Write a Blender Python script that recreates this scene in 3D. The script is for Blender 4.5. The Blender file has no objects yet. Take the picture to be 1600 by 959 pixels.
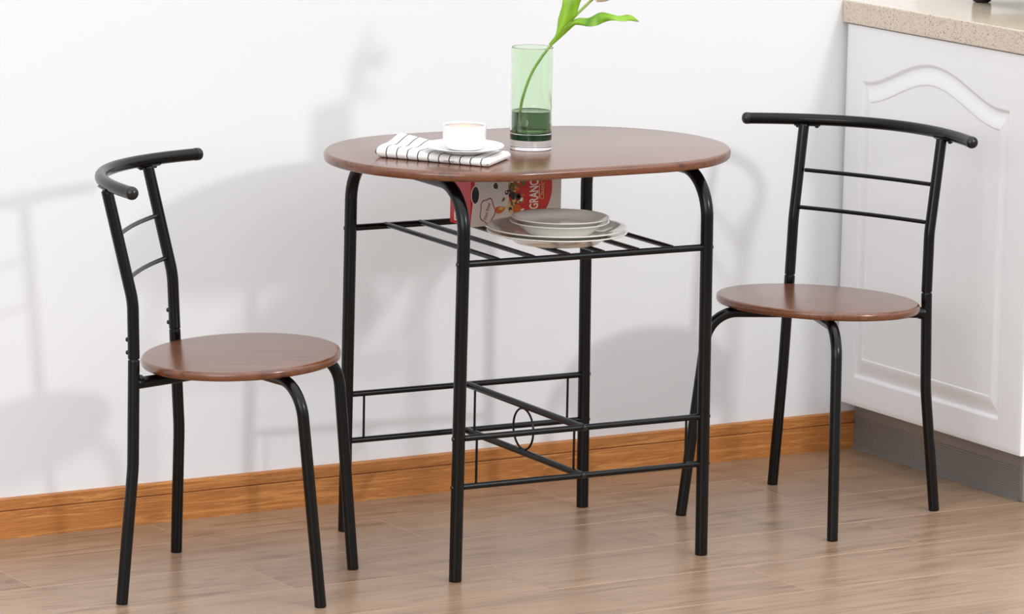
import bpy, bmesh, math, random
from mathutils import Vector, Matrix
random.seed(7)
scene = bpy.context.scene
C = scene.collection
PI = math.pi

# ------------------------------------------------------------------ materials
def srgb(r, g, b):
    f = lambda c: (c/255/12.92) if c/255 <= .04045 else ((c/255+.055)/1.055)**2.4
    return (f(r), f(g), f(b), 1)

def new_mat(name, color=(.8, .8, .8, 1), rough=.5, metal=0., spec=.5, **kw):
    m = bpy.data.materials.new(name); m.use_nodes = True
    b = m.node_tree.nodes['Principled BSDF']
    b.inputs['Base Color'].default_value = color
    b.inputs['Roughness'].default_value = rough
    b.inputs['Metallic'].default_value = metal
    b.inputs['Specular IOR Level'].default_value = spec
    for k, v in kw.items():
        b.inputs[k.replace('_', ' ')].default_value = v
    return m

def nd(m, t, **props):
    n = m.node_tree.nodes.new(t)
    for k, v in props.items(): setattr(n, k, v)
    return n
def lk(m, a, b): m.node_tree.links.new(a, b)
def bsdf(m): return m.node_tree.nodes['Principled BSDF']
def coords(m, scale, kind='Object'):
    tc = nd(m, 'ShaderNodeTexCoord'); mp = nd(m, 'ShaderNodeMapping')
    mp.inputs['Scale'].default_value = scale
    lk(m, tc.outputs[kind], mp.inputs['Vector']); return mp.outputs['Vector']
def noise(m, vec, scale, detail=3, rough=.5, dist=0.):
    n = nd(m, 'ShaderNodeTexNoise'); n.inputs['Scale'].default_value = scale
    n.inputs['Detail'].default_value = detail; n.inputs['Roughness'].default_value = rough
    n.inputs['Distortion'].default_value = dist
    if vec is not None: lk(m, vec, n.inputs['Vector'])
    return n.outputs['Fac']
def ramp(m, fac, stops):
    r = nd(m, 'ShaderNodeValToRGB'); el = r.color_ramp.elements
    el[0].position, el[0].color = stops[0]; el[1].position, el[1].color = stops[-1]
    for p, c in stops[1:-1]:
        e = el.new(p); e.color = c
    lk(m, fac, r.inputs['Fac']); return r.outputs['Color']
def mix(m, a, b, fac, mode='MIX'):
    n = nd(m, 'ShaderNodeMix'); n.data_type = 'RGBA'; n.blend_type = mode
    for s, v in ((n.inputs[0], fac), (n.inputs[6], a), (n.inputs[7], b)):
        if hasattr(v, 'is_output'): lk(m, v, s)
        else: s.default_value = v
    return n.outputs[2]
def bump(m, h, strength=.1, dist=.001):
    n = nd(m, 'ShaderNodeBump'); n.inputs['Strength'].default_value = strength
    n.inputs['Distance'].default_value = dist
    lk(m, h, n.inputs['Height']); lk(m, n.outputs['Normal'], bsdf(m).inputs['Normal'])
def val(m, op, a, b=None, c=None):
    n = nd(m, 'ShaderNodeMath', operation=op)
    for i, v in enumerate((a, b, c)):
        if v is None: continue
        if hasattr(v, 'is_output'): lk(m, v, n.inputs[i])
        else: n.inputs[i].default_value = v
    return n.outputs[0]

M = {}
# walnut foil of table top and seats (grain along local x)
def walnut(name, rings_across):
    m = new_mat(name, rough=.24, spec=.6, Coat_Weight=.35, Coat_Roughness=.2)
    v = coords(m, (1.6, 17, 17))
    n1 = noise(m, v, 2.2, 6, .62, .8)
    v2 = coords(m, (7, 180, 180)); n2 = noise(m, v2, 1.6, 4, .6)
    c = ramp(m, n1, [(.28, srgb(66, 33, 18)), (.42, srgb(102, 57, 33)), (.55, srgb(116, 68, 41)), (.68, srgb(84, 44, 26)), (.8, srgb(110, 63, 37))])
    c2 = mix(m, c, srgb(48, 22, 12), val(m, 'MULTIPLY', ramp_f(m, n2, .52, .70), .42))
    lk(m, c2, bsdf(m).inputs['Base Color'])
    bump(m, n2, .06, .0006)
    return m
def ramp_f(m, f, a, b):
    n = nd(m, 'ShaderNodeMapRange'); n.inputs[1].default_value = a; n.inputs[2].default_value = b
    lk(m, f, n.inputs[0]); return n.outputs[0]
M['walnut'] = walnut('walnut_foil', True)
m = M['black'] = new_mat('black_powder_coat', (.0012, .0012, .0014, 1), rough=.24, spec=.30)
bump(m, noise(m, coords(m, (1, 1, 1)), 1500, 2), .04, .0003)
M['cap'] = new_mat('black_plastic', srgb(14, 14, 15), rough=.28)
m = M['wall'] = new_mat('white_wall_paint', srgb(236, 236, 238), rough=.75, spec=.3)
n1 = noise(m, coords(m, (1, 1, 1)), 1.1, 3)
lk(m, ramp(m, n1, [(.3, srgb(228, 229, 231)), (.7, srgb(231, 231, 233))]), bsdf(m).inputs['Base Color'])
bump(m, noise(m, coords(m, (1, 1, 1)), 60, 4), .05, .001)
m = M['cabinet'] = new_mat('white_lacquer', srgb(232, 231, 232), rough=.38)
M['cabinet_in'] = new_mat('cabinet_board', srgb(206, 204, 202), rough=.6)
m = M['oak'] = new_mat('oak_baseboard', rough=.42)
v = coords(m, (1.5, 34, 34)); n1 = noise(m, v, 2.4, 6, .68, 1.8)
v2 = coords(m, (12, 420, 420)); n2 = noise(m, v2, 1.2, 3)
c = ramp(m, n1, [(.28, srgb(158, 96, 42)), (.42, srgb(190, 124, 62)), (.5, srgb(166, 102, 48)), (.6, srgb(204, 140, 76)), (.75, srgb(176, 110, 54))])
lk(m, mix(m, c, srgb(120, 66, 26), val(m, 'MULTIPLY', ramp_f(m, n2, .5, .75), .5)), bsdf(m).inputs['Base Color'])
bump(m, n2, .1, .0006)
# floor laminate: grain along x, each plank has its own tone and offset
m = M['laminate'] = new_mat('oak_laminate', rough=.30, spec=.5)
at = nd(m, 'ShaderNodeAttribute', attribute_name='plank')
tc = nd(m, 'ShaderNodeTexCoord'); add = nd(m, 'ShaderNodeVectorMath', operation='MULTIPLY_ADD')
cmb = nd(m, 'ShaderNodeCombineXYZ')
lk(m, at.outputs['Fac'], cmb.inputs[0]); lk(m, at.outputs['Fac'], cmb.inputs[1]); lk(m, at.outputs['Fac'], cmb.inputs[2])
lk(m, cmb.outputs[0], add.inputs[0]); add.inputs[1].default_value = (37, 19, 11); lk(m, tc.outputs['Object'], add.inputs[2])
def fl(scale, s, d, r, dist):
    mp = nd(m, 'ShaderNodeMapping'); mp.inputs['Scale'].default_value = scale; lk(m, add.outputs[0], mp.inputs['Vector'])
    return noise(m, mp.outputs[0], s, d, r, dist)
n1 = fl((1.0, 8, 8), 1.8, 6, .6, 1.6); n2 = fl((4, 110, 110), 1.0, 4, .6, .4); n3 = fl((2.2, 34, 34), 1.1, 5, .65, 2.4)
c = ramp(m, n1, [(.25, srgb(130, 106, 84)), (.42, srgb(156, 133, 110)), (.6, srgb(166, 143, 120)), (.8, srgb(136, 111, 88))])
c = mix(m, c, srgb(92, 66, 48), val(m, 'MULTIPLY', ramp_f(m, n3, .50, .68), .62))
c = mix(m, c, srgb(196, 172, 152), val(m, 'MULTIPLY', ramp_f(m, n2, .5, .75), .3))
tone = ramp(m, at.outputs['Fac'], [(0., (.83, .745, .70, 1)), (1., (.92, .845, .80, 1))])
lk(m, mix(m, c, tone, 1., 'MULTIPLY'), bsdf(m).inputs['Base Color'])
bump(m, n2, .12, .0005)
M['seam'] = new_mat('laminate_bevel', srgb(190, 158, 132), rough=.4)
# countertop quartz
m = M['quartz'] = new_mat('speckled_quartz', rough=.12, spec=.5)
vv = coords(m, (1, 1, 1))
nz_ = nd(m, 'ShaderNodeTexNoise'); nz_.inputs['Scale'].default_value = 260; lk(m, vv, nz_.inputs['Vector']); nzv = nz_.outputs['Color']
def specks(scale, thr, seed):
    vo = nd(m, 'ShaderNodeTexVoronoi'); vo.inputs['Scale'].default_value = scale
    mp = nd(m, 'ShaderNodeMapping'); mp.inputs['Location'].default_value = (seed, seed*2, seed*3); lk(m, vv, mp.inputs[0])
    lk(m, mix(m, mp.outputs[0], nzv, .004, 'ADD'), vo.inputs['Vector'])
    wn = nd(m, 'ShaderNodeSeparateColor'); lk(m, vo.outputs['Color'], wn.inputs[0])
    inside = val(m, 'LESS_THAN', vo.outputs['Distance'], thr)
    pick = val(m, 'GREATER_THAN', wn.outputs[0], .70)
    return val(m, 'MULTIPLY', inside, pick)
c = mix(m, srgb(200, 184, 166), srgb(214, 200, 184), noise(m, vv, 60, 3))
c = mix(m, c, srgb(232, 222, 208), val(m, 'MULTIPLY', specks(300, .3, 5.1), .7))
c = mix(m, c, srgb(120, 98, 82), val(m, 'MULTIPLY', specks(260, .28, 1.3), .7))
c = mix(m, c, srgb(84, 62, 54), val(m, 'MULTIPLY', specks(240, .24, 3.7), .9))
lk(m, c, bsdf(m).inputs['Base Color'])
M['alu'] = new_mat('brushed_aluminium_plinth', srgb(150, 147, 144), rough=.38, metal=.5)
bump(M['alu'], noise(M['alu'], coords(M['alu'], (1, 3, 300)), 3, 3), .15, .0006)
M['porcelain'] = new_mat('white_porcelain', srgb(234, 233, 231), rough=.12, spec=.55)
M['cream_china'] = new_mat('cream_glazed_china', srgb(232, 229, 221), rough=.07, spec=.6)
m = M['coffee'] = new_mat('coffee_with_milk_foam', rough=.35)
tc = nd(m, 'ShaderNodeTexCoord'); ln = nd(m, 'ShaderNodeVectorMath', operation='LENGTH'); lk(m, tc.outputs['Object'], ln.inputs[0])
r_ = val(m, 'ADD', ln.outputs['Value'], val(m, 'MULTIPLY', noise(m, coords(m, (1, 1, 1)), 60, 3), .004))
lk(m, ramp(m, val(m, 'MULTIPLY', r_, 20), [(.20, srgb(236, 208, 168)), (.50, srgb(206, 178, 168)), (.70, srgb(190, 160, 150)), (.76, srgb(70, 36, 20))]), bsdf(m).inputs['Base Color'])
# towel: thin black lines on white cotton, woven with a pale cross line
m = M['towel'] = new_mat('white_cotton_black_lines', rough=.9, spec=.15)
uv = nd(m, 'ShaderNodeUVMap', uv_map='UVMap'); sp = nd(m, 'ShaderNodeSeparateXYZ'); lk(m, uv.outputs[0], sp.inputs[0])
fu = val(m, 'FRACT', val(m, 'MULTIPLY_ADD', sp.outputs[0], 1/.0215, .45))
lu = val(m, 'LESS_THAN', val(m, 'ABSOLUTE', val(m, 'SUBTRACT', fu, .5)), .05)
fv = val(m, 'FRACT', val(m, 'MULTIPLY_ADD', sp.outputs[1], 1/.043, .1))
lv = val(m, 'LESS_THAN', val(m, 'ABSOLUTE', val(m, 'SUBTRACT', fv, .5)), .02)
c = mix(m, srgb(240, 238, 234), srgb(200, 198, 196), val(m, 'MULTIPLY', lv, .6))
lk(m, mix(m, c, srgb(40, 40, 42), lu), bsdf(m).inputs['Base Color'])
bump(m, noise(m, coords(m, (1, 1, 1)), 900, 2), .2, .0004)
# green glass vase
m = M['green_glass'] = new_mat('green_tinted_glass', (.865, .975, .825, 1), rough=0., **{'Transmission Weight': 1.0, 'IOR': 1.45})
m = M['dark_green_glass'] = new_mat('deep_green_glass', (.004, .035, .010, 1), rough=0., **{'Transmission Weight': 1.0, 'IOR': 1.45})
M['clear_glass'] = new_mat('clear_glass', (.99, .99, .99, 1), rough=0., **{'Transmission Weight': 1.0, 'IOR': 1.5})
M['water'] = new_mat('vase_water', (.10, .155, .075, 1), rough=0., **{'Transmission Weight': 1.0, 'IOR': 1.33})
m = M['leaf'] = new_mat('tulip_leaf', rough=.38)
c = ramp(m, noise(m, coords(m, (30, 30, 4)), 1.3, 4), [(.3, srgb(84, 136, 14)), (.7, srgb(140, 186, 34))])
lk(m, c, bsdf(m).inputs['Base Color']); bsdf(m).inputs['Subsurface Weight'].default_value = 0
M['stem'] = new_mat('tulip_stem', srgb(140, 168, 74), rough=.45)
M['petal'] = new_mat('pale_tulip_petal', srgb(236, 226, 196), rough=.5)
M['carton_red'] = new_mat('red_carton', srgb(196, 22, 34), rough=.35)
M['carton_grey'] = new_mat('pale_grey_carton', srgb(214, 208, 202), rough=.4)
M['ink_white'] = new_mat('white_print', srgb(242, 236, 224), rough=.4)
M['ink_dark'] = new_mat('dark_print', srgb(26, 24, 26), rough=.35)
M['ink_maroon'] = new_mat('maroon_print', srgb(140, 20, 44), rough=.4)
M['ink_orange'] = new_mat('orange_print', srgb(206, 96, 24), rough=.4)
M['ink_gold'] = new_mat('oat_print', srgb(214, 180, 110), rough=.4)
M['ink_brown'] = new_mat('brown_print', srgb(116, 78, 38), rough=.4)
M['ink_green'] = new_mat('green_print', srgb(70, 110, 50), rough=.4)
M['ink_blue'] = new_mat('blueberry_print', srgb(56, 62, 84), rough=.35)
M['ink_red'] = new_mat('red_print', srgb(200, 34, 30), rough=.35)
M['olive'] = new_mat('olive_enamel', srgb(160, 158, 130), rough=.4)

# ------------------------------------------------------------------ helpers
def link_mesh(name, bm, mat, parent=None, smooth=True, angle=35):
    me = bpy.data.meshes.new(name)
    bmesh.ops.recalc_face_normals(bm, faces=bm.faces)
    if smooth:
        for f in bm.faces: f.smooth = True
        for e in bm.edges:
            if len(e.link_faces) == 2 and e.calc_face_angle(0) > math.radians(angle): e.smooth = False
    bm.to_mesh(me); bm.free()
    mats = mat if isinstance(mat, (list, tuple)) else [mat]
    for k in mats: me.materials.append(k)
    o = bpy.data.objects.new(name, me); C.objects.link(o)
    if parent: o.parent = parent
    return o
def empty(name, loc=(0, 0, 0), rz=0.):
    o = bpy.data.objects.new(name, None); C.objects.link(o)
    o.location = loc; o.rotation_euler = (0, 0, rz); o.empty_display_size = .1
    return o
def tag(o, label, cat, group=None):
    o['label'] = label; o['category'] = cat
    if group: o['group'] = group
    return o
def structure(o): o['kind'] = 'structure'; return o
def box(bm, x0, x1, y0, y1, z0, z1, bev=0., seg=2, mi=0):
    r = bmesh.ops.create_cube(bm, size=1)
    vs = r['verts']
    for v in vs:
        v.co = Vector(((x0+x1)/2+v.co.x*(x1-x0), (y0+y1)/2+v.co.y*(y1-y0), (z0+z1)/2+v.co.z*(z1-z0)))
    fs = {f for v in vs for f in v.link_faces}
    for f in fs: f.material_index = mi
    if bev:
        es = list({e for v in vs for e in v.link_edges})
        bmesh.ops.bevel(bm, geom=es, offset=bev, segments=seg, affect='EDGES', profile=.5)
def fillet(pts, radii, n=10):
    pts = [Vector(p) for p in pts]; out = [pts[0]]
    for i in range(1, len(pts)-1):
        p, a, b = pts[i], pts[i-1], pts[i+1]; r = radii[i-1] if isinstance(radii, (list, tuple)) else radii
        u, w = (a-p).normalized(), (b-p).normalized()
        ang = u.angle(w)
        if r <= 0 or ang > PI-.01: out.append(p); continue
        t = min(r/math.tan(ang/2), (a-p).length*.98, (b-p).length*.98); r2 = t*math.tan(ang/2)
        cen = p+(u+w).normalized()*(r2/math.sin(ang/2))
        s, e = p+u*t-cen, p+w*t-cen; tot = s.angle(e); ax = s.cross(e).normalized()
        k = max(3, int(n*tot/1.0)+2)
        for j in range(k+1): out.append(cen+Matrix.Rotation(tot*j/k, 3, ax) @ s)
    out.append(pts[-1]); return out
def tube(bm, pts, r, seg=20, caps=True, rounded=0., closed=False):
    pts = [Vector(p) for p in pts]
    q = [pts[0]]
    for p in pts[1:]:
        if (p-q[-1]).length > 1e-5: q.append(p)
    pts = q
    rr = r if isinstance(r, (list, tuple)) else [r]*len(pts)
    N = len(pts); rings = []
    def tan(i):
        if closed: return (pts[(i+1) % N]-pts[i-1]).normalized()
        return (pts[min(i+1, N-1)]-pts[max(i-1, 0)]).normalized()
    t = tan(0); nrm = t.orthogonal().normalized()
    if rounded and not closed:  # soften both rims
        a, b = pts[0], pts[-1]
        ta, tb = (pts[1]-a).normalized(), (pts[-2]-b).normalized()
        pts = [a, a+ta*rounded*.3, a+ta*rounded, a+ta*(rounded*2+.001)]+pts[1:-1]+[b+tb*(rounded*2+.001), b+tb*rounded, b+tb*rounded*.3, b]
        rr = [rr[0]-rounded, rr[0]-rounded*.25, rr[0], rr[0]]+list(rr[1:-1])+[rr[-1], rr[-1], rr[-1]-rounded*.25, rr[-1]-rounded]; N = len(pts)
    prev = None
    for i in range(N):
        t = tan(i)
        if prev is not None:
            ax = prev.cross(t)
            if ax.length > 1e-7: nrm = Matrix.Rotation(prev.angle(t), 3, ax.normalized()) @ nrm
        prev = t; nrm = (nrm-t*nrm.dot(t)).normalized(); bn = t.cross(nrm)
        rings.append([bm.verts.new(pts[i]+(nrm*math.cos(2*PI*k/seg)+bn*math.sin(2*PI*k/seg))*rr[i]) for k in range(seg)])
    M_ = N if closed else N-1
    for i in range(M_):
        A, B = rings[i], rings[(i+1) % N]
        for k in range(seg): bm.faces.new((A[k], A[(k+1) % seg], B[(k+1) % seg], B[k]))
    if caps and not closed:
        bm.faces.new(rings[0][::-1]); bm.faces.new(rings[-1])
def tube_obj(name, pts, r, mat, parent, **kw):
    bm = bmesh.new(); tube(bm, pts, r, **kw); return link_mesh(name, bm, mat, parent)
def lathe(bm, prof, seg=64, cen=(0, 0, 0), sx=1., sy=1., mi=0):
    cen = Vector(cen); rings = []
    for (r, z) in prof:
        if r < 1e-6: rings.append([bm.verts.new(cen+Vector((0, 0, z)))])
        else: rings.append([bm.verts.new(cen+Vector((r*math.cos(2*PI*k/seg)*sx, r*math.sin(2*PI*k/seg)*sy, z))) for k in range(seg)])
    for A, B in zip(rings, rings[1:]):
        for k in range(seg):
            a, b = A[k % len(A)], A[(k+1) % len(A)]; c, d = B[(k+1) % len(B)], B[k % len(B)]
            vs = []
            for v in (a, b, c, d):
                if v not in vs: vs.append(v)
            if len(vs) >= 3:
                f = bm.faces.new(vs); f.material_index = mi
def dome(bm, c, direction, r, h, seg=16, mi=0):
    """domed bolt head standing on a surface at c"""
    q = Vector((0, 0, 1)).rotation_difference(Vector(direction).normalized()); c = Vector(c)
    rings = []
    prof = [(r, -.002), (r, h*.35), (r*.85, h*.75), (r*.5, h*.97), (0, h)]
    for rr, z in prof:
        if rr == 0: rings.append([bm.verts.new(c+q @ Vector((0, 0, z)))])
        else: rings.append([bm.verts.new(c+q @ Vector((rr*math.cos(2*PI*k/seg), rr*math.sin(2*PI*k/seg), z))) for k in range(seg)])
    bm.faces.new(rings[0][::-1])
    for A, B in zip(rings, rings[1:]):
        for k in range(seg):
            if len(B) == 1: bm.faces.new((A[k], A[(k+1) % seg], B[0]))
            else: bm.faces.new((A[k], A[(k+1) % seg], B[(k+1) % seg], B[k]))
def bolt(c, d, parent, r=.0045, h=.004):
    bm = bmesh.new(); dome(bm, c, d, r, h); return link_mesh('bolt', bm, M['cap'], parent)
def slab(outline, prof):
    """rounded-edge board: outline(inset) -> ring of (x,y); prof: list of (inset, z)"""
    bm = bmesh.new(); rings = []
    for ins, z in prof: rings.append([bm.verts.new((x, y, z)) for x, y in outline(ins)])
    n = len(rings[0])
    for A, B in zip(rings, rings[1:]):
        for k in range(n): bm.faces.new((A[k], A[(k+1) % n], B[(k+1) % n], B[k]))
    bm.faces.new(rings[0][::-1]); bm.faces.new(rings[-1])
    return bm
def edge_profile(t):
    # bottom up: undercut, belly, long soft roll onto the top
    p = [(.006, -t), (.003, -t+.0006), (.001, -t+.003), (0, -t*.55)]
    for k in range(1, 9):
        a = k/8*PI/2
        p.append((.0062*(1-math.cos(a)), -t*.45+t*.45*math.sin(a)))
    return p

# ------------------------------------------------------------------ room shell
def build_floor():
    bm = bmesh.new(); lay = bm.faces.layers.float.new('plank')
    W, L, g = .2145, .83, .0007
    # dark/bright base of the joints
    vs = [bm.verts.new(p) for p in ((-2.2, -4.2, -.0008), (4.2, -4.2, -.0008), (4.2, .03, -.0008), (-2.2, .03, -.0008))]
    f = bm.faces.new(vs); f.material_index = 1
    row = 0; y1 = .0545
    while y1 > -4.2:
        y0 = y1-W
        start = (.587 if row % 2 else 1.005)-6*L+ (0)
        x = start
        while x < 4.2:
            a, b = max(x, -2.2), min(x+L, 4.2)
            if b > a+.01:
                ya, yb = y0+g, min(y1-g, .03)
                if yb > ya+.01:
                    top = [bm.verts.new(p) for p in ((a+g, ya, 0), (b-g, ya, 0), (b-g, yb, 0), (a+g, yb, 0))]
                    low = [bm.verts.new(p) for p in ((a+.0001, ya-g+.0001, -.0008), (b-.0001, ya-g+.0001, -.0008), (b-.0001, yb+g-.0001, -.0008), (a+.0001, yb+g-.0001, -.0008))]
                    r = random.random()
                    f = bm.faces.new(top); f[lay] = r
                    for k in range(4):
                        ff = bm.faces.new((low[k], low[(k+1) % 4], top[(k+1) % 4], top[k])); ff.material_index = 1; ff[lay] = r
            x += L
        y1 = y0; row += 1
    me = bpy.data.meshes.new('floor'); bm.to_mesh(me); bm.free()
    me.materials.append(M['laminate']); me.materials.append(M['seam'])
    o = bpy.data.objects.new('floor', me); C.objects.link(o); structure(o)
build_floor()
bm = bmesh.new(); box(bm, -2.2, 4.2, .012, .11, -.02, 2.6)
structure(link_mesh('wall_back', bm, M['wall'], smooth=False))
# baseboard with a stepped upper lip
prof = [(.0122, 0), (0, 0), (0, .0518), (.0010, .0528), (.0048, .0530), (.0048, .0548), (.0012, .0550), (.0008, .0560), (.0010, .0750), (.0030, .0775), (.0122, .0778)]
bm = bmesh.new(); ra = [bm.verts.new((-2.2, y, z)) for y, z in prof]; rb = [bm.verts.new((2.664, y, z)) for y, z in prof]
for i in range(len(prof)):
    j = (i+1) % len(prof); bm.faces.new((ra[i], ra[j], rb[j], rb[i]))
bm.faces.new(ra); bm.faces.new(rb[::-1])
structure(link_mesh('baseboard_back', bm, M['oak'], smooth=False))

# ------------------------------------------------------------------ kitchen cabinet
cab = tag(empty('base_cabinet', (2.62, -.32, 0)), 'white kitchen base cabinet with an arched raised-panel door under a beige countertop', 'cabinet')
def add_c(name, bm, mat, smooth=True, parent=cab):
    o = link_mesh(name, bm, mat, parent, smooth)
    if parent is cab: o.matrix_parent_inverse = Matrix.Translation(-Vector(cab.location))
    return o
bm = bmesh.new(); box(bm, 2.621, 3.17, -.636, .006, .100, .8985, .001)
add_c('carcass', bm, M['cabinet'], smooth=False)
# door: height field facing -x
Y0, Y1, Z0, Z1 = -.636, -.001, .1065, .8982
X0 = 2.599
def top_curve(t):
    a = abs(t-.010); s = min(1., a/.226)
    return .7865+.0600*(.5+.5*math.cos(PI*s))**.80
def sm(x): x = min(1., max(0., x)); return x*x*(3-2*x)
HW = .2505
def hgt(t, z, tc_, sl):
    u = min((HW-abs(t))/.030, (z-.165)/.043, (tc_-z)/math.sqrt(1+sl*sl)/.042)
    if u <= 0: return 0.
    if u < .22: return -.0050*sm(u/.22)
    if u < 1.: return -.0050+.0056*sm((u-.22)/.78)
    if u < 1.05: return .0006-.0016*sm((u-1)/.05)
    return -.0010
def dense(a, b, n): return [a+(b-a)*k/n for k in range(n)]
ys = dense(Y0, -.311-HW-.002, 14)+dense(-.311-HW-.002, -.311-HW+.034, 36)+dense(-.311-HW+.034, -.311+HW-.034, 150)+dense(-.311+HW-.034, -.311+HW+.002, 36)+dense(-.311+HW+.002, Y1, 10)+[Y1]
gridv = []
bm = bmesh.new()
for y in ys:
    t = y+.311; tc_ = top_curve(t); sl = (top_curve(t+.001)-top_curve(t-.001))/.002; q_ = math.sqrt(1+sl*sl)
    zs = dense(Z0, .163, 10)+dense(.163, .212, 44)+dense(.212, tc_-.050*q_, 60)+dense(tc_-.050*q_, tc_+.002, 56)+dense(tc_+.002, Z1, 14)+[Z1]
    col = []
    for z in zs:
        e = min(y-Y0, Y1-y, z-Z0, Z1-z); rb_ = 0 if e > .003 else .0015*(1-e/.003)**2
        col.append(bm.verts.new((X0-hgt(t, z, tc_, sl)+rb_, y, z)))
    gridv.append(col)
for i in range(len(ys)-1):
    for j in range(len(zs)-1):
        bm.faces.new((gridv[i][j], gridv[i][j+1], gridv[i+1][j+1], gridv[i+1][j]))
border = [gridv[i][0] for i in range(len(ys))]+[gridv[-1][j] for j in range(1, len(zs))]+[gridv[i][-1] for i in range(len(ys)-2, -1, -1)]+[gridv[0][j] for j in range(len(zs)-2, 0, -1)]
back = [bm.verts.new((2.6205, v.co.y, v.co.z)) for v in border]
n = len(border)
for k in range(n): bm.faces.new((border[k], back[k], back[(k+1) % n], border[(k+1) % n]))
bm.faces.new(back)
add_c('door', bm, M['cabinet'])
# toe kick in ribbed aluminium with a foot lip and a corner post
bm = bmesh.new()
pr = [(2.664, 0.0005), (2.641, .0005), (2.641, .003), (2.6455, .0045), (2.648, .006)]
z = .006
for k in range(13):
    pr += [(2.648, z+.0006), (2.6496, z+.0012), (2.6496, z+.0026), (2.648, z+.0034)]; z += .0050
pr += [(2.648, .0985), (2.664, .0985)]
ra = [bm.verts.new((x, -.0005, z)) for x, z in pr]; rb = [bm.verts.new((x, -.577, z)) for x, z in pr]
for i in range(len(pr)): j = (i+1) % len(pr); bm.faces.new((ra[i], ra[j], rb[j], rb[i]))
bm.faces.new(ra); bm.faces.new(rb[::-1])
tk = add_c('toe_kick', bm, M['alu'], smooth=False)
bm = bmesh.new(); box(bm, 2.645, 2.668, -.591, -.576, .0005, .0985, .002)
box(bm, 2.666, 3.15, -.591, -.583, .0005, .0985, .0005)
cp = link_mesh('corner_post', bm, M['alu'], tk)
# countertop
bm = bmesh.new(); box(bm, 2.593, 3.24, -.80, .0105, .9005, .9475, .003, 3)
tag(link_mesh('countertop', bm, M['quartz'], angle=12), 'speckled beige stone countertop slab on the white base cabinet', 'countertop')
# appliance of which only a black foot and the lower body edge show
ap = tag(empty('countertop_appliance', (2.88, -.25, .9475)), 'olive kitchen appliance with a black foot standing on the beige countertop', 'appliance')
def apm(name, bm, mat):
    o = link_mesh(name, bm, mat, ap); o.matrix_parent_inverse = Matrix.Translation(-Vector(ap.location)); return o
for (fx, fy) in ((2.835, -.142), (2.835, -.40), (3.02, -.142), (3.02, -.40)):
    bm = bmesh.new(); lathe(bm, [(0, .9476), (.013, .9476), (.0185, .9500), (.0200, .9545), (.0200, .985), (0, .985)], 32, (fx, fy, 0))
    apm('foot', bm, M['cap'])
bm = bmesh.new(); box(bm, 2.80, 3.06, -.44, -.155, .972, 1.10, .014, 4)
apm('body', bm, M['olive'])

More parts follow.
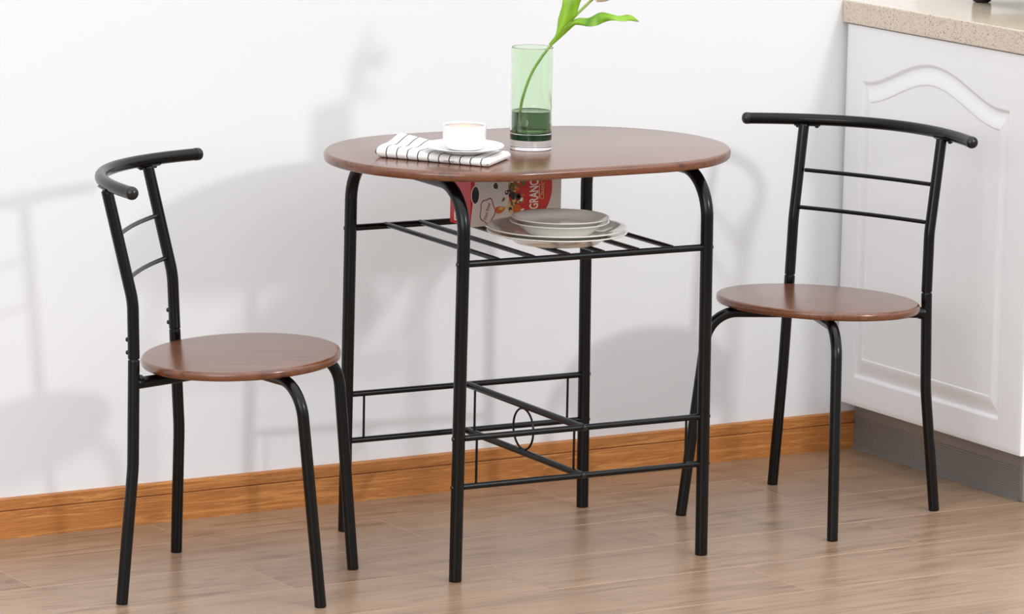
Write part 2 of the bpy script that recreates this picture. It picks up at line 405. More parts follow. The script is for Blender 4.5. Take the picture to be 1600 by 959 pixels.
# ------------------------------------------------------------------ chairs
def chair(P, x, y, w, label):
    root = tag(empty('dining_chair', (x, y, 0), w), label, 'chair', 'dining chairs beside the table')
    R, Ry, sx, th, zs_, ti = P['R'], P['Ry'], P['sx'], P['sthk'], P['zseat'], P['tilt']
    tr = .0106
    def outline(ins):
        return [(sx+(R-ins)*math.cos(2*PI*k/96), (Ry-ins)*math.sin(2*PI*k/96)) for k in range(96)]
    bm = slab(outline, edge_profile(th))
    for v in bm.verts: v.co.z += zs_+v.co.x*math.tan(ti)
    link_mesh('seat', bm, M['walnut'], root, angle=50)
    def zu(px): return zs_-th+px*math.tan(ti)-tr
    knees = {}
    for s in (-1, 1):
        f = Vector((P['ffx'], s*P['ffy'], 0)); l = Vector((P['flx'], s*P['fly'], .33))
        d = (l-f)/.33
        zk = zu(l.x); kz = zk
        k = f+d*kz
        e = Vector((P['jtx']+.004, -s*P['jty'], zu(P['jtx'])-.002*s-.001))
        path = fillet([f, k, e], .062, 14)
        tube_obj('front_leg', path, tr, M['black'], root, rounded=.0014)
        # rear leg with its knee
        f = Vector((P['fbx'], s*P['fby'], 0)); b = Vector((P['lbx'], s*P['lby'], P['lbz'])); j = Vector((P['jtx'], s*P['jty'], P['jtz']))
        rl = fillet([f, b, j+Vector((0, 0, 0))], .45, 24)
        leg = tube_obj('rear_leg', rl, tr, M['black'], root, rounded=.0012)
        # weld collar where the seat frame meets the rear leg
        bm = bmesh.new(); zc = zu(P['jtx'])
        dirv = Vector((.8, -s*.75, 0)).normalized(); c0 = Vector((P['jtx'], s*P['jty'], zc))
        tube(bm, [c0+dirv*.007, c0+dirv*.016], [.0125, .0112], 20)
        link_mesh('weld_collar', bm, M['black'], leg)
        # post of the back
        u = Vector((P['ubx'], s*P['uby'], P['ubz'])); t = Vector((P['tpx'], s*P['tpy'], P['tpz']+.0095))
        post = tube_obj('back_post', fillet([j+Vector((0, 0, .0018)), u, t], .16, 20), tr, M['black'], root, rounded=.0012)
        bm = bmesh.new(); tube(bm, [j-Vector((0, 0, .006)), j+Vector((0, 0, .012))], tr-.0022, 20); link_mesh('sleeve', bm, M['cap'], post)
        for dz in (.013, .036):
            fr = dz/(u.z-j.z); p = j.lerp(u, fr)
            bolt(p+Vector((-tr+.0004, 0, 0)), (-1, 0, 0), post, .0042, .0042)
    # curved top rail
    ye, xe, xm, zb = P['bey'], P['bex'], P['bmx'], P['bez']
    rail = [Vector((xm+(xe-xm)*abs(q)**2.0, q*ye, zb)) for q in [i/32-1 for i in range(65)]]
    tr_o = tube_obj('top_rail', rail, .0113, M['black'], root, seg=24)
    for s, p, q in ((-1, rail[0], rail[1]), (1, rail[-1], rail[-2])):
        d = (p-q).normalized(); bm = bmesh.new()
        pts, rs = [p-d*.006, p+d*.001], [.0118, .0118]
        for k in range(1, 6): a = k/5*PI/2*.97; pts.append(p+d*(.001+.0085*math.sin(a))); rs.append(.0118*math.cos(a))
        tube(bm, pts, rs, 24); link_mesh('end_cap', bm, M['cap'], tr_o)
    for s in (-1, 1):
        q = P['tpy']/ye; c = Vector((xm+(xe-xm)*q*q, s*P['tpy'], zb)); tg = Vector((2*(xe-xm)*q/ye, s*1, 0)).normalized()
        bm = bmesh.new(); nn = Vector((0, 0, 1)).cross(tg)
        # saddle plate hugging the rail's underside
        rings = []
        for i in range(13):
            a = (i/12-.5)*PI*.62
            for_r = []
            for rad in (.0112, .0138):
                for L_ in (-.026, .026):
                    for_r.append(bm.verts.new(c+tg*L_+nn*math.sin(a)*rad-Vector((0, 0, 1))*math.cos(a)*rad))
            rings.append(for_r)
        for A, B in zip(rings, rings[1:]):
            bm.faces.new((A[0], A[1], B[1], B[0])); bm.faces.new((A[2], B[2], B[3], A[3]))
            bm.faces.new((A[0], B[0], B[2], A[2])); bm.faces.new((A[1], A[3], B[3], B[1]))
        for A in (rings[0], rings[-1]): bm.faces.new((A[0], A[2], A[3], A[1]))
        br = link_mesh('mounting_bracket', bm, M['black'], root)
        for k in (-1, 1): bolt(c+tg*.019*k-Vector((0, 0, .0134)), (0, 0, -1), br, .0042, .0036)
    for nm in ('r1', 'r2'):
        a, b = Vector((P[nm+'x'], -P[nm+'y'], P[nm+'z']+P.get('rise', 0))), Vector((P[nm+'x'], P[nm+'y'], P[nm+'z']))
        # centre of the tube lies on the post axis at that height
        pts = [Vector((a.x-.0095*(1-q*q), a.y+(b.y-a.y)*(q+1)/2, a.z+(b.z-a.z)*(q+1)/2)) for q in [i/12-1 for i in range(25)]]
        tube_obj('back_rung', pts, .0041, M['black'], root, seg=14)
    return root
PA = {'rise': .007, 'fbx': -0.1692, 'fby': 0.2094, 'lbx': -0.1577, 'lby': 0.1773, 'lbz': 0.2428, 'jtx': -0.1621, 'jty': 0.1569, 'jtz': 0.4322, 'ubx': -0.1657, 'uby': 0.1513, 'ubz': 0.5361, 'tpx': -0.2131, 'tpy': 0.1525, 'tpz': 0.7238, 'ffx': 0.1788, 'ffy': 0.1491, 'flx': 0.1479, 'fly': 0.1627, 'flz': 0.33, 'r1x': -0.1927, 'r1y': 0.144, 'r1z': 0.645, 'r2x': -0.1747, 'r2y': 0.1456, 'r2z': 0.5672, 'bex': -0.1431, 'bey': 0.2523, 'bez': 0.7453, 'bmx': -0.2533, 'R': 0.1792, 'Ry': 0.2064, 'sx': -0.0021, 'sthk': 0.0164, 'zseat': 0.4257, 'tilt': 0.0354}
PB = {'fbx': -0.1706, 'fby': 0.188, 'lbx': -0.161, 'lby': 0.1651, 'lbz': 0.2428, 'jtx': -0.1647, 'jty': 0.1578, 'jtz': 0.4329, 'ubx': -0.1698, 'uby': 0.1561, 'ubz': 0.5492, 'tpx': -0.2019, 'tpy': 0.1578, 'tpz': 0.7235, 'ffx': 0.1891, 'ffy': 0.1732, 'flx': 0.1563, 'fly': 0.1501, 'flz': 0.33, 'r1x': -0.1888, 'r1y': 0.1442, 'r1z': 0.6438, 'r2x': -0.1725, 'r2y': 0.1463, 'r2z': 0.5708, 'bex': -0.1447, 'bey': 0.258, 'bez': 0.7418, 'bmx': -0.2561, 'R': 0.1791, 'Ry': 0.2062, 'sx': -0.0155, 'sthk': 0.0163, 'zseat': 0.4245, 'tilt': 0.0272}
chair(PA, .9393, -.5041, -.6952, 'black metal chair with round brown wood seat, left of the table, facing right')
chair(PB, 2.2098, -.4686, 3.5582, 'black metal chair with round brown wood seat, right of the table beside the white cabinet')

# ------------------------------------------------------------------ table
TX, TY, TW = 1.5634, -.4535, -.0351
table = tag(empty('dining_table', (TX, TY, 0), TW), 'small oval dining table with brown wood top, black tube frame and wire shelf', 'table')
L_, W_, TH, ZT = .793, .5357, .0180, .755
def race(ins):
    r = W_/2-ins; out = []
    for k in range(160):
        a = 2*PI*(k+.5)/160; out.append((r*math.cos(a)+math.copysign((L_-W_)/2, math.cos(a)), r*math.sin(a)))
    return out
bm = slab(race, edge_profile(TH))
for v in bm.verts: v.co.z += ZT
link_mesh('tabletop', bm, M['walnut'], table, angle=50)
a0, b0, a1, b1, zsf, zuu, zll = .262, .2263, .2565, .2261, .5861, .2653, .1752
TRr = .0118
def LP(sx, sy, z):
    k = z/zsf; return Vector((sx*(a0+(a1-a0)*k), sy*(b0+(b1-b0)*k), z))
zt = ZT-TH-TRr
for sx in (-1, 1):
    for sy in (-1, 1):   # each leg bends inwards and meets its partner under the top
        mid = Vector((LP(sx, sy, zt).x, sy*.0005, zt))
        lg = tube_obj('leg', fillet([LP(sx, sy, 0), LP(sx, sy, zt), mid], .085, 18), TRr, M['black'], table, seg=24, rounded=.0014)
        for z in (zsf, zuu, zll):
            bolt(LP(sx, sy, z)+Vector((sx*(TRr-.0004), 0, 0)), (sx, 0, 0), lg, .0046, .0022)
sh = tag_shelf = None
for sy in (-1, 1):
    tube_obj('shelf_rail', [LP(-1, sy, zsf), LP(1, sy, zsf)], .0064, M['black'], table, seg=16)
    for z in (zuu, zll):
        tube_obj('side_rail', [LP(-1, sy, z), LP(1, sy, z)], .0058, M['black'], table, seg=16)
for k in range(6):
    x = -a1+2*a1*(k+1)/7
    tube_obj('shelf_bar', [(x, -b1+.002, zsf+.0035), (x, b1-.002, zsf+.0035)], .0046, M['black'], table, seg=14, rounded=.001)
for z in (zuu, zll):
    cb = tube_obj('cross_rail', [(0, -b1+.001, z), (0, b1-.001, z)], .0066, M['black'], table, seg=16)
    bolt((0, -b1-.0052, z), (0, -1, 0), cb, .0052, .0040); bolt((0, b1+.0052, z), (0, 1, 0), cb, .0052, .0040)
for (x, y) in ((-.222, -b1), (.222, -b1), (-.223, b1), (.223, b1), (0, .194), (0, -.194)):
    tube_obj('strut', [(x, y, zll+.002), (x, y, zuu-.002)], .0023, M['black'], table, seg=10)
cz = (zuu+zll)/2
tube_obj('ring', [(0, .039*math.cos(2*PI*k/48), cz+.039*math.sin(2*PI*k/48)) for k in range(48)], .0021, M['black'], table, seg=10, closed=True)

# ------------------------------------------------------------------ plates on the wire shelf
PX, PY, PZ = 1.5633, -.5609, .5943
def plate(name, R, foot, H, z, label, group, dx=0, dy=0):
    bm = bmesh.new(); t = .0042
    prof = [(0, .004), (foot*.86, .004), (foot*.90, 0), (foot, 0), (foot*1.04, .003), (foot*1.22, H*.52), (R*.93, H-.0030), (R-.0008, H-.0022), (R, H-.0008), (R-.0012, H+.0004), (R*.95, H-.0004),
            (foot*1.30, H*.52+t), (foot*1.10, .0105), (foot*.98, .0082), (0, .0078)]
    lathe(bm, prof, 96)
    o = link_mesh(name, bm, M['cream_china'], angle=60); o.location = (PX+dx, PY+dy, z)
    tag(o, label, 'plate', group); return o
plate('dinner_plate', .131, .080, .0215, PZ, 'large cream plate resting on the wire shelf, bottom of the stack', 'plates on the wire shelf')
plate('dinner_plate', .1305, .080, .0215, PZ+.0080, 'large cream plate second from the bottom, holding the two small plates', 'plates on the wire shelf', 0, 0)
plate('side_plate', .0925, .060, .0235, PZ+.0163, 'small cream plate third from the bottom, under the topmost plate', 'plates on the wire shelf', .004, -.002)
plate('side_plate', .0915, .060, .0235, PZ+.0243, 'small cream plate with grey reflections, topmost of the shelf stack', 'plates on the wire shelf', .006, -.002)

# ------------------------------------------------------------------ cereal carton
BX, BY, BZ = 1.4990, -.352, .5985
BZ = .5943
bw, bd, bh = .200, .077, .126
cart = tag(empty('cereal_box', (BX+bw/2, BY+bd/2, BZ)), 'grey and red granola carton lying on the wire shelf behind the plates', 'box')
def cm(name, bm, mat, loc=(0, 0, 0), smooth=False, parent=cart):
    o = link_mesh(name, bm, mat, parent, smooth); o.matrix_parent_inverse = Matrix.Translation(-Vector(cart.location)) if parent is cart else Matrix.Identity(4)
    return o
bm = bmesh.new(); box(bm, BX, BX+bw, BY, BY+bd, BZ, BZ+bh, .0006, 1)
for f in bm.faces:
    c = f.calc_center_median(); f.material_index = 1 if (c.x < BX+.0004) else 0
bx_o = cm('carton', bm, [M['carton_grey'], M['carton_red']])
def poly_on_front(name, pts, mat, lift=.0003, holes=None):
    bm = bmesh.new(); e = lift
    a = [bm.verts.new((BX+u, BY-e, BZ+v)) for u, v in pts]; b = [bm.verts.new((BX+u, BY+.0002, BZ+v)) for u, v in pts]
    bm.faces.new(a); n = len(a)
    for k in range(n): bm.faces.new((a[k], b[k], b[(k+1) % n], a[(k+1) % n]))
    return cm(name, bm, mat)
def many_on_front(name, polys, mats, lift):
    bm = bmesh.new()
    for pts, mi, e in polys:
        a = [bm.verts.new((BX+u, BY-e, BZ+v)) for u, v in pts]; b = [bm.verts.new((BX+u, BY+.0002, BZ+v)) for u, v in pts]
        f = bm.faces.new(a); f.material_index = mi; n = len(a)
        for k in range(n):
            f = bm.faces.new((a[k], b[k], b[(k+1) % n], a[(k+1) % n])); f.material_index = mi
    return cm(name, bm, mats)
def ell(cx, cz, rx, rz, n=28, rot=0., wob=0.):
    o = []
    for k in range(n):
        a = 2*PI*k/n; r = 1+wob*math.sin(3*a+cx*900)
        x, z_ = rx*r*math.cos(a), rz*r*math.sin(a)
        o.append((cx+x*math.cos(rot)-z_*math.sin(rot), cz+x*math.sin(rot)+z_*math.cos(rot)))
    return o
poly_on_front('red_band', [(.0002, .0005), (.0010, .012), (.0078, .075), (.0102, bh-.0008), (.0002, bh-.0008)], M['carton_red'], .0002)
many_on_front('oval_mark', [(ell(.0100, .061, .0094, .0178), 0, .0004), (ell(.0100, .061, .0079, .0162), 1, .0007)], [M['ink_white'], M['ink_dark']], 0)
RE = [(u, v) for u, v in ell(.1305, .068, .0485, .0620, 64) if v > .0005]
poly_on_front('red_oval_panel', RE, M['ink_red'], .0004)
# scattered fruit and nuts
fruit = [(ell(.0540, .0765, .0066, .0080, 16, .3, .06), 0, .0006), (ell(.0542, .0760, .0052, .0064, 16, .3, .06), 1, .0008),
         (ell(.0785, .0620, .0056, .0058), 0, .0006), (ell(.0785, .0620, .0044, .0047), 2, .0008), (ell(.0778, .0632, .0016, .0015, 10), 0, .0010),
         (ell(.0718, .0490, .0024, .0052, 6, -.6), 3, .0007),
         (ell(.0640, .0300, .0108, .0068, 24, .15, .08), 4, .0007), (ell(.0665, .0325, .0055, .0030, 16, .15), 5, .0009)]
many_on_front('printed_fruit', fruit, [M['ink_white'], M['ink_dark'], M['ink_blue'], M['ink_brown'], M['ink_orange'], M['ink_gold']], 0)
cl = []
rnd = random.Random(3)
for k in range(95):
    t = rnd.random(); v = .010+.105*t; u = .0965+rnd.gauss(0, .0085)+.010*(t-.5)*-1.0
    u = min(max(u, .083), .114)
    sh_ = rnd.random()
    mi = rnd.choice([0, 0, 0, 1, 1, 2, 3, 4, 0, 5])
    cl.append((ell(u, v, rnd.uniform(.0018, .0042), rnd.uniform(.0018, .0060), 8, rnd.uniform(0, 3), .1), mi, .0006+.00001*k))
for (u, v, a, b, mi) in ((.0910, .0560, .0062, .0085, 2), (.0890, .0700, .0035, .0050, 3), (.1040, .0530, .0055, .0065, 2), (.1040, .0532, .0026, .0030, 5), (.1010, .0300, .0090, .0085, 4), (.0960, .0900, .0070, .0050, 6), (.0940, .1060, .0080, .0065, 6)):
    cl.append((ell(u, v, a, b, 18, .4, .08), mi, .0018))
many_on_front('granola_picture', cl, [M['ink_gold'], M['ink_brown'], M['ink_dark'], M['ink_green'], M['ink_orange'], M['ink_white'], M['ink_maroon']], 0)
# cloud badge outline
def cloud(sc):
    o = []
    for k in range(90):
        a = 2*PI*k/90; r = 1+.085*math.cos(5*a+.6)
        o.append((.0370+.0165*r*math.cos(a)*sc, .0290+.0245*r*math.sin(a)*sc))
    return o
bm = bmesh.new(); A, B = cloud(1.0), cloud(.92)
va = [[bm.verts.new((BX+u, BY-e, BZ+v)) for u, v in P_] for P_, e in ((A, .0006), (B, .0006), (B, -.0001), (A, -.0001))]
for i in range(4):
    P_, Q_ = va[i], va[(i+1) % 4]
    for k in range(90): bm.faces.new((P_[k], P_[(k+1) % 90], Q_[(k+1) % 90], Q_[k]))
cm('badge_outline', bm, M['ink_maroon'])
def text_mesh(name, s, size, mat, origin, xdir, ydir, parent=cart, stretch=1., shear=0., bold=0.):
    cu = bpy.data.curves.new('t', 'FONT'); cu.body = s; cu.size = size; cu.extrude = .00012; cu.shear = shear; cu.offset = bold
    cu.align_x = 'LEFT'; cu.resolution_u = 3
    ob = bpy.data.objects.new('t', cu); C.objects.link(ob)
    dg = bpy.context.evaluated_depsgraph_get(); me = bpy.data.meshes.new_from_object(ob.evaluated_get(dg))
    bpy.data.objects.remove(ob); bpy.data.curves.remove(cu)
    xd, yd = Vector(xdir), Vector(ydir); nz = xd.cross(yd)
    for v in me.vertices:
        p = v.co.copy(); v.co = Vector(origin)+xd*p.x*stretch+yd*p.y+nz*p.z
    me.materials.clear(); me.materials.append(mat)
    o = bpy.data.objects.new(name, me); C.objects.link(o)
    if parent: o.parent = parent; o.matrix_parent_inverse = Matrix.Translation(-Vector(parent.location))
    return o
up, lf = (0, 0, 1), (-1, 0, 0)
text_mesh('brand_lettering', 'GRANOLA', .0270, M['ink_white'], (BX+.1480, BY-.0006, BZ+.0265), up, lf, stretch=.60, bold=.0005)
text_mesh('script_lettering', 'Classic', .0130, M['ink_gold'], (BX+.1610, BY-.0006, BZ+.0430), up, lf, stretch=.95, shear=.3, bold=.0001)
text_mesh('badge_lettering', 'Non fried', .0100, M['ink_maroon'], (BX+.0345, BY-.0006, BZ+.0115), (.28, 0, .96), (-.96, 0, .28), stretch=.82, shear=.2)
bm = bmesh.new(); box(bm, BX+.150, BX+.1508, BY-.0008, BY+.0001, BZ+.046, BZ+.074)
cm('underline', bm, M['ink_white'])
bm = bmesh.new(); box(bm, BX+.183, BX+.196, BY-.0005, BY+.0001, BZ+.099, BZ+.112)
# small green and yellow sprig at the panel's edge
bm.free(); many_on_front('printed_sprig', [(ell(.1765, .1040, .0050, .0038, 12, .4, .1), 0, .0006), (ell(.1830, .1030, .0045, .0022, 12, .2), 1, .0007)], [M['ink_gold'], M['ink_green']], 0)
# side label with bar code on the red end
bm = bmesh.new(); box(bm, BX-.0004, BX+.0001, BY+.040, BY+.060, BZ+.006, BZ+.048)
lb = cm('side_label', bm, M['ink_white'])
bm = bmesh.new(); zz = BZ+.009; k = 0
while zz < BZ+.034:
    w = rnd.choice([.0006, .0010, .0016]); box(bm, BX-.0007, BX-.0001, BY+.046, BY+.055, zz, zz+w); zz += w+rnd.choice([.0006, .0011])
cm('bar_code', bm, M['ink_dark'])

# ------------------------------------------------------------------ towel
FL, FR, RR, TL = Vector((1.2370, -.4500, 0)), Vector((1.3620, -.6480, 0)), Vector((1.4600, -.5620, 0)), Vector((1.3450, -.3450, 0))
ZTT = ZT+.0004
def towel():
    bm = bmesh.new(); uvl = bm.loops.layers.uv.new('UVMap'); nu, nv = 72, 30
    loops = []
    for i in range(nu+1):
        u = i/nu
        F, Bk = FL.lerp(FR, u), TL.lerp(RR, u)
        th = .0205-.0062*sm(u*1.5)
        endr = min(1, math.sqrt(max(0, 1-(1-min(u, 1-u)/.045)**2)) if min(u, 1-u) < .045 else 1)
        endr = .45+.55*endr
        lift = .0095*max(0, 1-u/.45)**1.3
        ring = []; base = ZTT
        # top going back, then bottom coming forward
        K = []
        for j in range(nv+1):
            v = j/nv
            fr = 1 if v > .10 else math.sqrt(1-(1-v/.10)**2)
            bk = 1 if v < .95 else math.sqrt(max(0, 1-((v-.95)/.05)**2))
            wave = .0022*math.sin(v*5.5+u*4)*(1-u)*math.sin(PI*min(1, v*1.3)) - .0045*math.exp(-((v-.42)/.18)**2)*math.exp(-((u-.14)/.16)**2)
            h = th*(.5+.5*fr*bk*endr)+(wave if fr == 1 else wave*fr)+lift*v*v
            K.append((v, h))
        for v, h in K: ring.append((F.lerp(Bk, v), base+h, v))
        for j in range(nv, -1, -1):
            v = j/nv
            fr = 1 if v > .10 else math.sqrt(1-(1-v/.10)**2)
            bk = 1 if v < .95 else math.sqrt(max(0, 1-((v-.95)/.05)**2))
            h = th*.5*(1-fr*bk*endr)+lift*v*v
            ring.append((F.lerp(Bk, v), base+h, -v))
        if u in (0, 1): pass
        loops.append([(bm.verts.new((p.x, p.y, z)), u*.232, vv*.15) for p, z, vv in ring])
    n = len(loops[0])
    for A, B in zip(loops, loops[1:]):
        for k in range(n):
            q = (A[k], A[(k+1) % n], B[(k+1) % n], B[k])
            try: f = bm.faces.new([t[0] for t in q])
            except ValueError: continue
            for lp, t in zip(f.loops, q): lp[uvl].uv = (t[1], t[2])
    bmesh.ops.remove_doubles(bm, verts=bm.verts, dist=1e-6)
    bmesh.ops.holes_fill(bm, edges=[e for e in bm.edges if e.is_boundary], sides=0)
    return bm
tw = link_mesh('folded_towel', towel(), M['towel'], angle=80)
tag(tw, 'folded white kitchen towel with thin black lines lying on the brown tabletop', 'towel')
# ------------------------------------------------------------------ saucer and cup
SX_, SY_, SZ = 1.3650, -.5540, ZTT+.0158
bm = bmesh.new()
lathe(bm, [(0, .0028), (.028, .0028), (.030, 0), (.034, 0), (.036, .002), (.055, .0075), (.0720, .0122), (.0735, .0132), (.0730, .0142), (.0700, .0137), (.054, .0098), (.038, .0060), (.030, .0050), (.0285, .0062), (.027, .0050), (0, .0048)], 80)
sc_o = link_mesh('saucer', bm, M['porcelain'], angle=60); sc_o.location = (SX_, SY_, SZ); sc_o.rotation_euler = (math.radians(1.2), math.radians(-.8), 0)
tag(sc_o, 'round white saucer on the folded towel under the coffee cup', 'saucer')
cup = tag(empty('coffee_cup', (SX_+.001, SY_+.001, SZ+.0062)), 'plain white porcelain cup of coffee standing on the saucer', 'cup')
bm = bmesh.new()
lathe(bm, [(0, .0022), (.024, .0022), (.026, 0), (.0285, 0), (.034, .003), (.0378, .009), (.0395, .018), (.0402, .0445), (.0398, .0455), (.0388, .0455), (.0378, .044), (.0370, .018), (.034, .010), (.028, .006), (0, .0055)], 72)
link_mesh('cup_body', bm, M['porcelain'], cup, angle=60)
bm = bmesh.new(); lathe(bm, [(0, .0395), (.030, .0395), (.0371, .0396), (.0368, .037), (0, .036)], 64)
cf = link_mesh('coffee', bm, M['coffee'], cup)
for v in cf.data.vertices: v.co.z -= .0395
cf.location = (0, 0, .0422)

# ------------------------------------------------------------------ vase, water and tulip
VX, VY, VZ = 1.5629, -.4610, ZT+.0003
vase = tag(empty('glass_vase', (VX, VY, VZ)), 'tall green glass cylinder vase with a clear base standing on the brown tabletop', 'vase')
Ro, Ri = .0392, .0368
bm = bmesh.new()
lathe(bm, [(0, 0), (Ro-.0010, 0), (Ro-.0008, 0), (Ro, .0008), (Ro, .001), (Ro, .0183), (Ro, .0185), (Ro-.0004, .0188), (Ro-.0008, .0188), (0, .0188)], 128)
link_mesh('clear_base', bm, M['clear_glass'], vase, angle=50)['label'] = 'clear glass base disc'
bm = bmesh.new()
lathe(bm, [(0, .0189), (Ro-.0006, .0189), (Ro-.0004, .0189), (Ro-.0001, .0193), (Ro-.0001, .0196), (Ro-.0001, .0280), (Ro-.0001, .0283), (Ro-.0005, .0286), (Ro-.0008, .0286), (0, .0286)], 128)
link_mesh('thick_bottom', bm, M['dark_green_glass'], vase, angle=50)['label'] = 'thick dark green glass bottom'
bm = bmesh.new()
lathe(bm, [(0, .0287), (Ro-.0006, .0287), (Ro-.0004, .0287), (Ro, .0290), (Ro, .0294), (Ro, .1894), (Ro, .1898), (Ro-.0008, .1907), (Ri+.0008, .1907), (Ri, .1898), (Ri, .1894), (Ri, .0352), (Ri, .0345), (Ri-.0012, .0318), (Ri-.004, .0304), (Ri-.006, .0300), (0, .0299)], 128)
link_mesh('green_body', bm, M['green_glass'], vase, angle=50)
bm = bmesh.new()
lathe(bm, [(0, .0300), (Ri-.006, .0301), (Ri-.0041, .0305), (Ri-.0013, .0319), (Ri-.0001, .0345), (Ri-.0001, .0352), (Ri-.0001, .0710), (Ri-.0001, .0715), (Ri-.0012, .0706), (Ri-.003, .0703), (0, .0703)], 128)
wt = link_mesh('vase_water', bm, M['water'], None, angle=40); wt.location = (VX, VY, VZ)
tag(wt, 'dark green-looking water filling the lower third of the glass vase', 'water')
# stem: in the vertical plane through the vase facing across the table
rt = Vector((math.cos(.5393), -math.sin(.5393), 0)); fw = Vector((math.sin(.5393), math.cos(.5393), 0))
def V(u, z, d=0.): return rt*u+fw*d+Vector((0, 0, z))
tul = tag(empty('tulip', (VX, VY, VZ)), 'single pale tulip with bright green leaves leaning right out of the green vase', 'flower')
def smooth_path(pts, n=8):
    out = []
    P_ = [pts[0]]+pts+[pts[-1]]
    for i in range(1, len(P_)-2):
        a, b, c, d = P_[i-1], P_[i], P_[i+1], P_[i+2]
        for k in range(n):
            t = k/n; out.append(.5*((2*b)+(-a+c)*t+(2*a-5*b+4*c-d)*t*t+(-a+3*b-3*c+d)*t**3))
    out.append(pts[-1]); return out
st = [V(-.0215, .0312, -.004), V(-.0212, .066, -.003), V(-.0143, .103, -.002), V(-.001, .1406), V(.0165, .1709), V(.0325, .1925), V(.0441, .2089), V(.0679, .2388), V(.1063, .2785), V(.1135, .2850)]
tube_obj('stem', smooth_path(st), .0026, M['stem'], tul, seg=14)
def leaf(name, mid, half, curl, twist, twd=.5):
    """leaf blade: mid points, half widths, cup depth; across direction blends plane/upwards"""
    pts = smooth_path(mid, 5); n = len(pts); bm = bmesh.new(); top, bot = [], []
    def ip(arr, s):
        s = s*(len(arr)-1); i = min(int(s), len(arr)-2); return arr[i]+(arr[i+1]-arr[i])*(s-i)
    for i, p in enumerate(pts):
        s = i/(n-1); t = (pts[min(i+1, n-1)]-pts[max(i-1, 0)]).normalized()
        side = fw.cross(t).normalized(); side = -side
        tw_ = ip(twist, s); side2 = (side*math.cos(tw_)+fw*math.sin(tw_)).normalized(); nn = side2.cross(t).normalized()
        w, cu = ip(half, s), ip(curl, s); ra, rb = [], []
        for k in range(9):
            q = k/4-1; e = side2*(q*w)+nn*(cu*w*(q*q)) + nn*(.0034*math.sin(s*17+q*2.2)*q*q*min(1, w/.008))+side2*(.0022*math.sin(s*21+1.5*q)*abs(q)*q*min(1, w/.008))
            ra.append(bm.verts.new(p+e+nn*.0004)); rb.append(bm.verts.new(p+e-nn*.0004))
        top.append(ra); bot.append(rb)
    for i in range(n-1):
        for k in range(8):
            bm.faces.new((top[i][k], top[i][k+1], top[i+1][k+1], top[i+1][k])); bm.faces.new((bot[i][k], bot[i+1][k], bot[i+1][k+1], bot[i][k+1]))
        for k in (0, 8):
            bm.faces.new((top[i][k], top[i+1][k], bot[i+1][k], bot[i][k]) if k == 0 else (top[i][k], bot[i][k], bot[i+1][k], top[i+1][k]))
    for r in (0, -1):
        for k in range(8): bm.faces.new((top[r][k], bot[r][k], bot[r][k+1], top[r][k+1]))
    return link_mesh(name, bm, M['leaf'], tul, angle=80)
leaf('leaf', [V(.0340, .1945, -.003), V(.0440, .2110, -.004), V(.0550, .2330, -.005), V(.0620, .2540, -.006), V(.0715, .2780, -.006), V(.0830, .3060, -.002), V(.0930, .3300, .006), V(.0990, .3480, .016)],
     [.0030, .0045, .0090, .0150, .0165, .0150, .0095, .0008], [.9, .9, .7, .45, .4, .35, .3, .2], [0, .1, .1, .1, .15, .2, .3, .3])
leaf('leaf', [V(.0330, .1930, .003), V(.0460, .2085, .002), V(.0620, .2270, 0), V(.0751, .2375, -.003), V(.0887, .2405, -.008), V(.1021, .2425, -.014), V(.1153, .2465, -.018), V(.1283, .2515, -.022), V(.1419, .2540, -.026), V(.1555, .2530, -.030), V(.1690, .2510, -.034), V(.1817, .2510, -.037), V(.1955, .2463, -.040)],
     [.0030, .0045, .0050, .0050, .0085, .0098, .0105, .0100, .0085, .0075, .0068, .0045, .0004], [.8, .8, .6, .5, .5, .4, .4, .35, .3, .3, .3, .2, .2], [0, 0, .2, .4, .5, .6, .65, .75, .85, .8, .6, .5, .4])
# tulip head of six petals, hanging a little; its lowest petal dips to the top edge of the picture
ax = (rt*.75+Vector((0, 0, 1))*.62+fw*-.1).normalized()
q0 = Vector((0, 0, 1)).rotation_difference(ax)
for k in range(6):
    bm = bmesh.new(); a0_ = k*PI/3; R0 = .0190 if k % 2 else .0205; g = []
    for i in range(13):
        s = i/12; rr = R0*math.sin(PI*min(1, .12+s*.80))**.75*(1.0); wid = .62*math.sin(PI*min(.985, .08+s*.92))**.6
        row = []
        for j in range(9):
            q = j/4-1; a = a0_+q*wid
            row.append(q0 @ Vector((rr*math.cos(a), rr*math.sin(a), s*.050)))
        g.append(row)
    for off in (0, -.0006):
        vs = [[bm.verts.new(V(.1120, .2835)+p*(1+off*20)) for p in row] for row in g]
        if off == 0: vt = vs
        for i in range(12):
            for j in range(8): bm.faces.new((vs[i][j], vs[i][j+1], vs[i+1][j+1], vs[i+1][j]))
    link_mesh('petal', bm, M['petal'], tul)

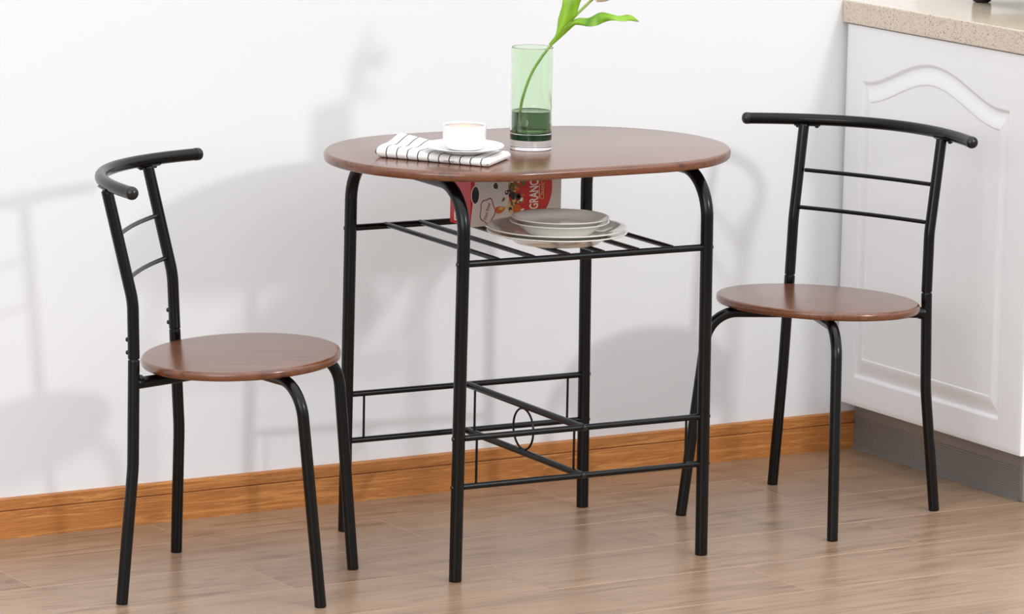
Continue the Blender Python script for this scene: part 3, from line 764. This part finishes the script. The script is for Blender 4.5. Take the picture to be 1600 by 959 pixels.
# ------------------------------------------------------------------ camera
cam = bpy.data.cameras.new('camera'); co = bpy.data.objects.new('camera', cam); C.objects.link(co)
yaw, pitch, roll, fpx = .5393, .1744, .0188, 7021.41
Fv = Vector((math.sin(yaw)*math.cos(pitch), math.cos(yaw)*math.cos(pitch), -math.sin(pitch)))
Rv = Vector((math.cos(yaw), -math.sin(yaw), 0)); Uv = Rv.cross(Fv)
r_ = Rv*math.cos(roll)+Uv*math.sin(roll); u_ = -Rv*math.sin(roll)+Uv*math.cos(roll)
co.matrix_world = Matrix(((r_.x, u_.x, -Fv.x, -2.7302), (r_.y, u_.y, -Fv.y, -7.5777), (r_.z, u_.z, -Fv.z, 1.9188), (0, 0, 0, 1)))
cam.sensor_width = 36; cam.lens = fpx/1600*36; cam.clip_end = 60
scene.camera = co

# ------------------------------------------------------------------ light
w = bpy.data.worlds.new('studio'); scene.world = w; w.use_nodes = True
bg = w.node_tree.nodes['Background']; bg.inputs['Color'].default_value = (.955, .98, 1., 1); 
wt_ = w.node_tree.nodes; tcw = wt_.new('ShaderNodeTexCoord'); spw = wt_.new('ShaderNodeSeparateXYZ'); mrw = wt_.new('ShaderNodeMapRange')
mrw.inputs[1].default_value = -.1; mrw.inputs[2].default_value = 1.; mrw.inputs[3].default_value = .42; mrw.inputs[4].default_value = 2.35
w.node_tree.links.new(tcw.outputs['Generated'], spw.inputs[0]); w.node_tree.links.new(spw.outputs[2], mrw.inputs[0]); w.node_tree.links.new(mrw.outputs[0], bg.inputs['Strength'])
def area(name, loc, target, sx, sy, power, col=(1, 1, 1)):
    l = bpy.data.lights.new(name, 'AREA'); l.shape = 'RECTANGLE'; l.size = sx; l.size_y = sy; l.energy = power; l.color = col
    o = bpy.data.objects.new(name, l); C.objects.link(o); o.location = loc
    o.rotation_euler = (Vector(target)-Vector(loc)).to_track_quat('-Z', 'Y').to_euler(); return o
tgt = Vector((1.5, -.2, .4)); kd = Vector((.48, -1, .45)).normalized()
area('key_softbox', Vector((3.05, -4.7, 2.45)), (1.45, -.2, .45), .30, .30, 62)
area('fill_softbox', Vector((-3.2, -4.2, 2.4)), (1.9, -.3, .5), 3.6, 2.6, 104)
scene.view_settings.view_transform = 'Standard'; scene.view_settings.look = 'None'
scene.view_settings.gamma = 1; scene.view_settings.use_curve_mapping = False
scene.view_settings.exposure = 0.
scene.cycles.max_bounces = 14; scene.cycles.transmission_bounces = 12; scene.cycles.glossy_bounces = 6
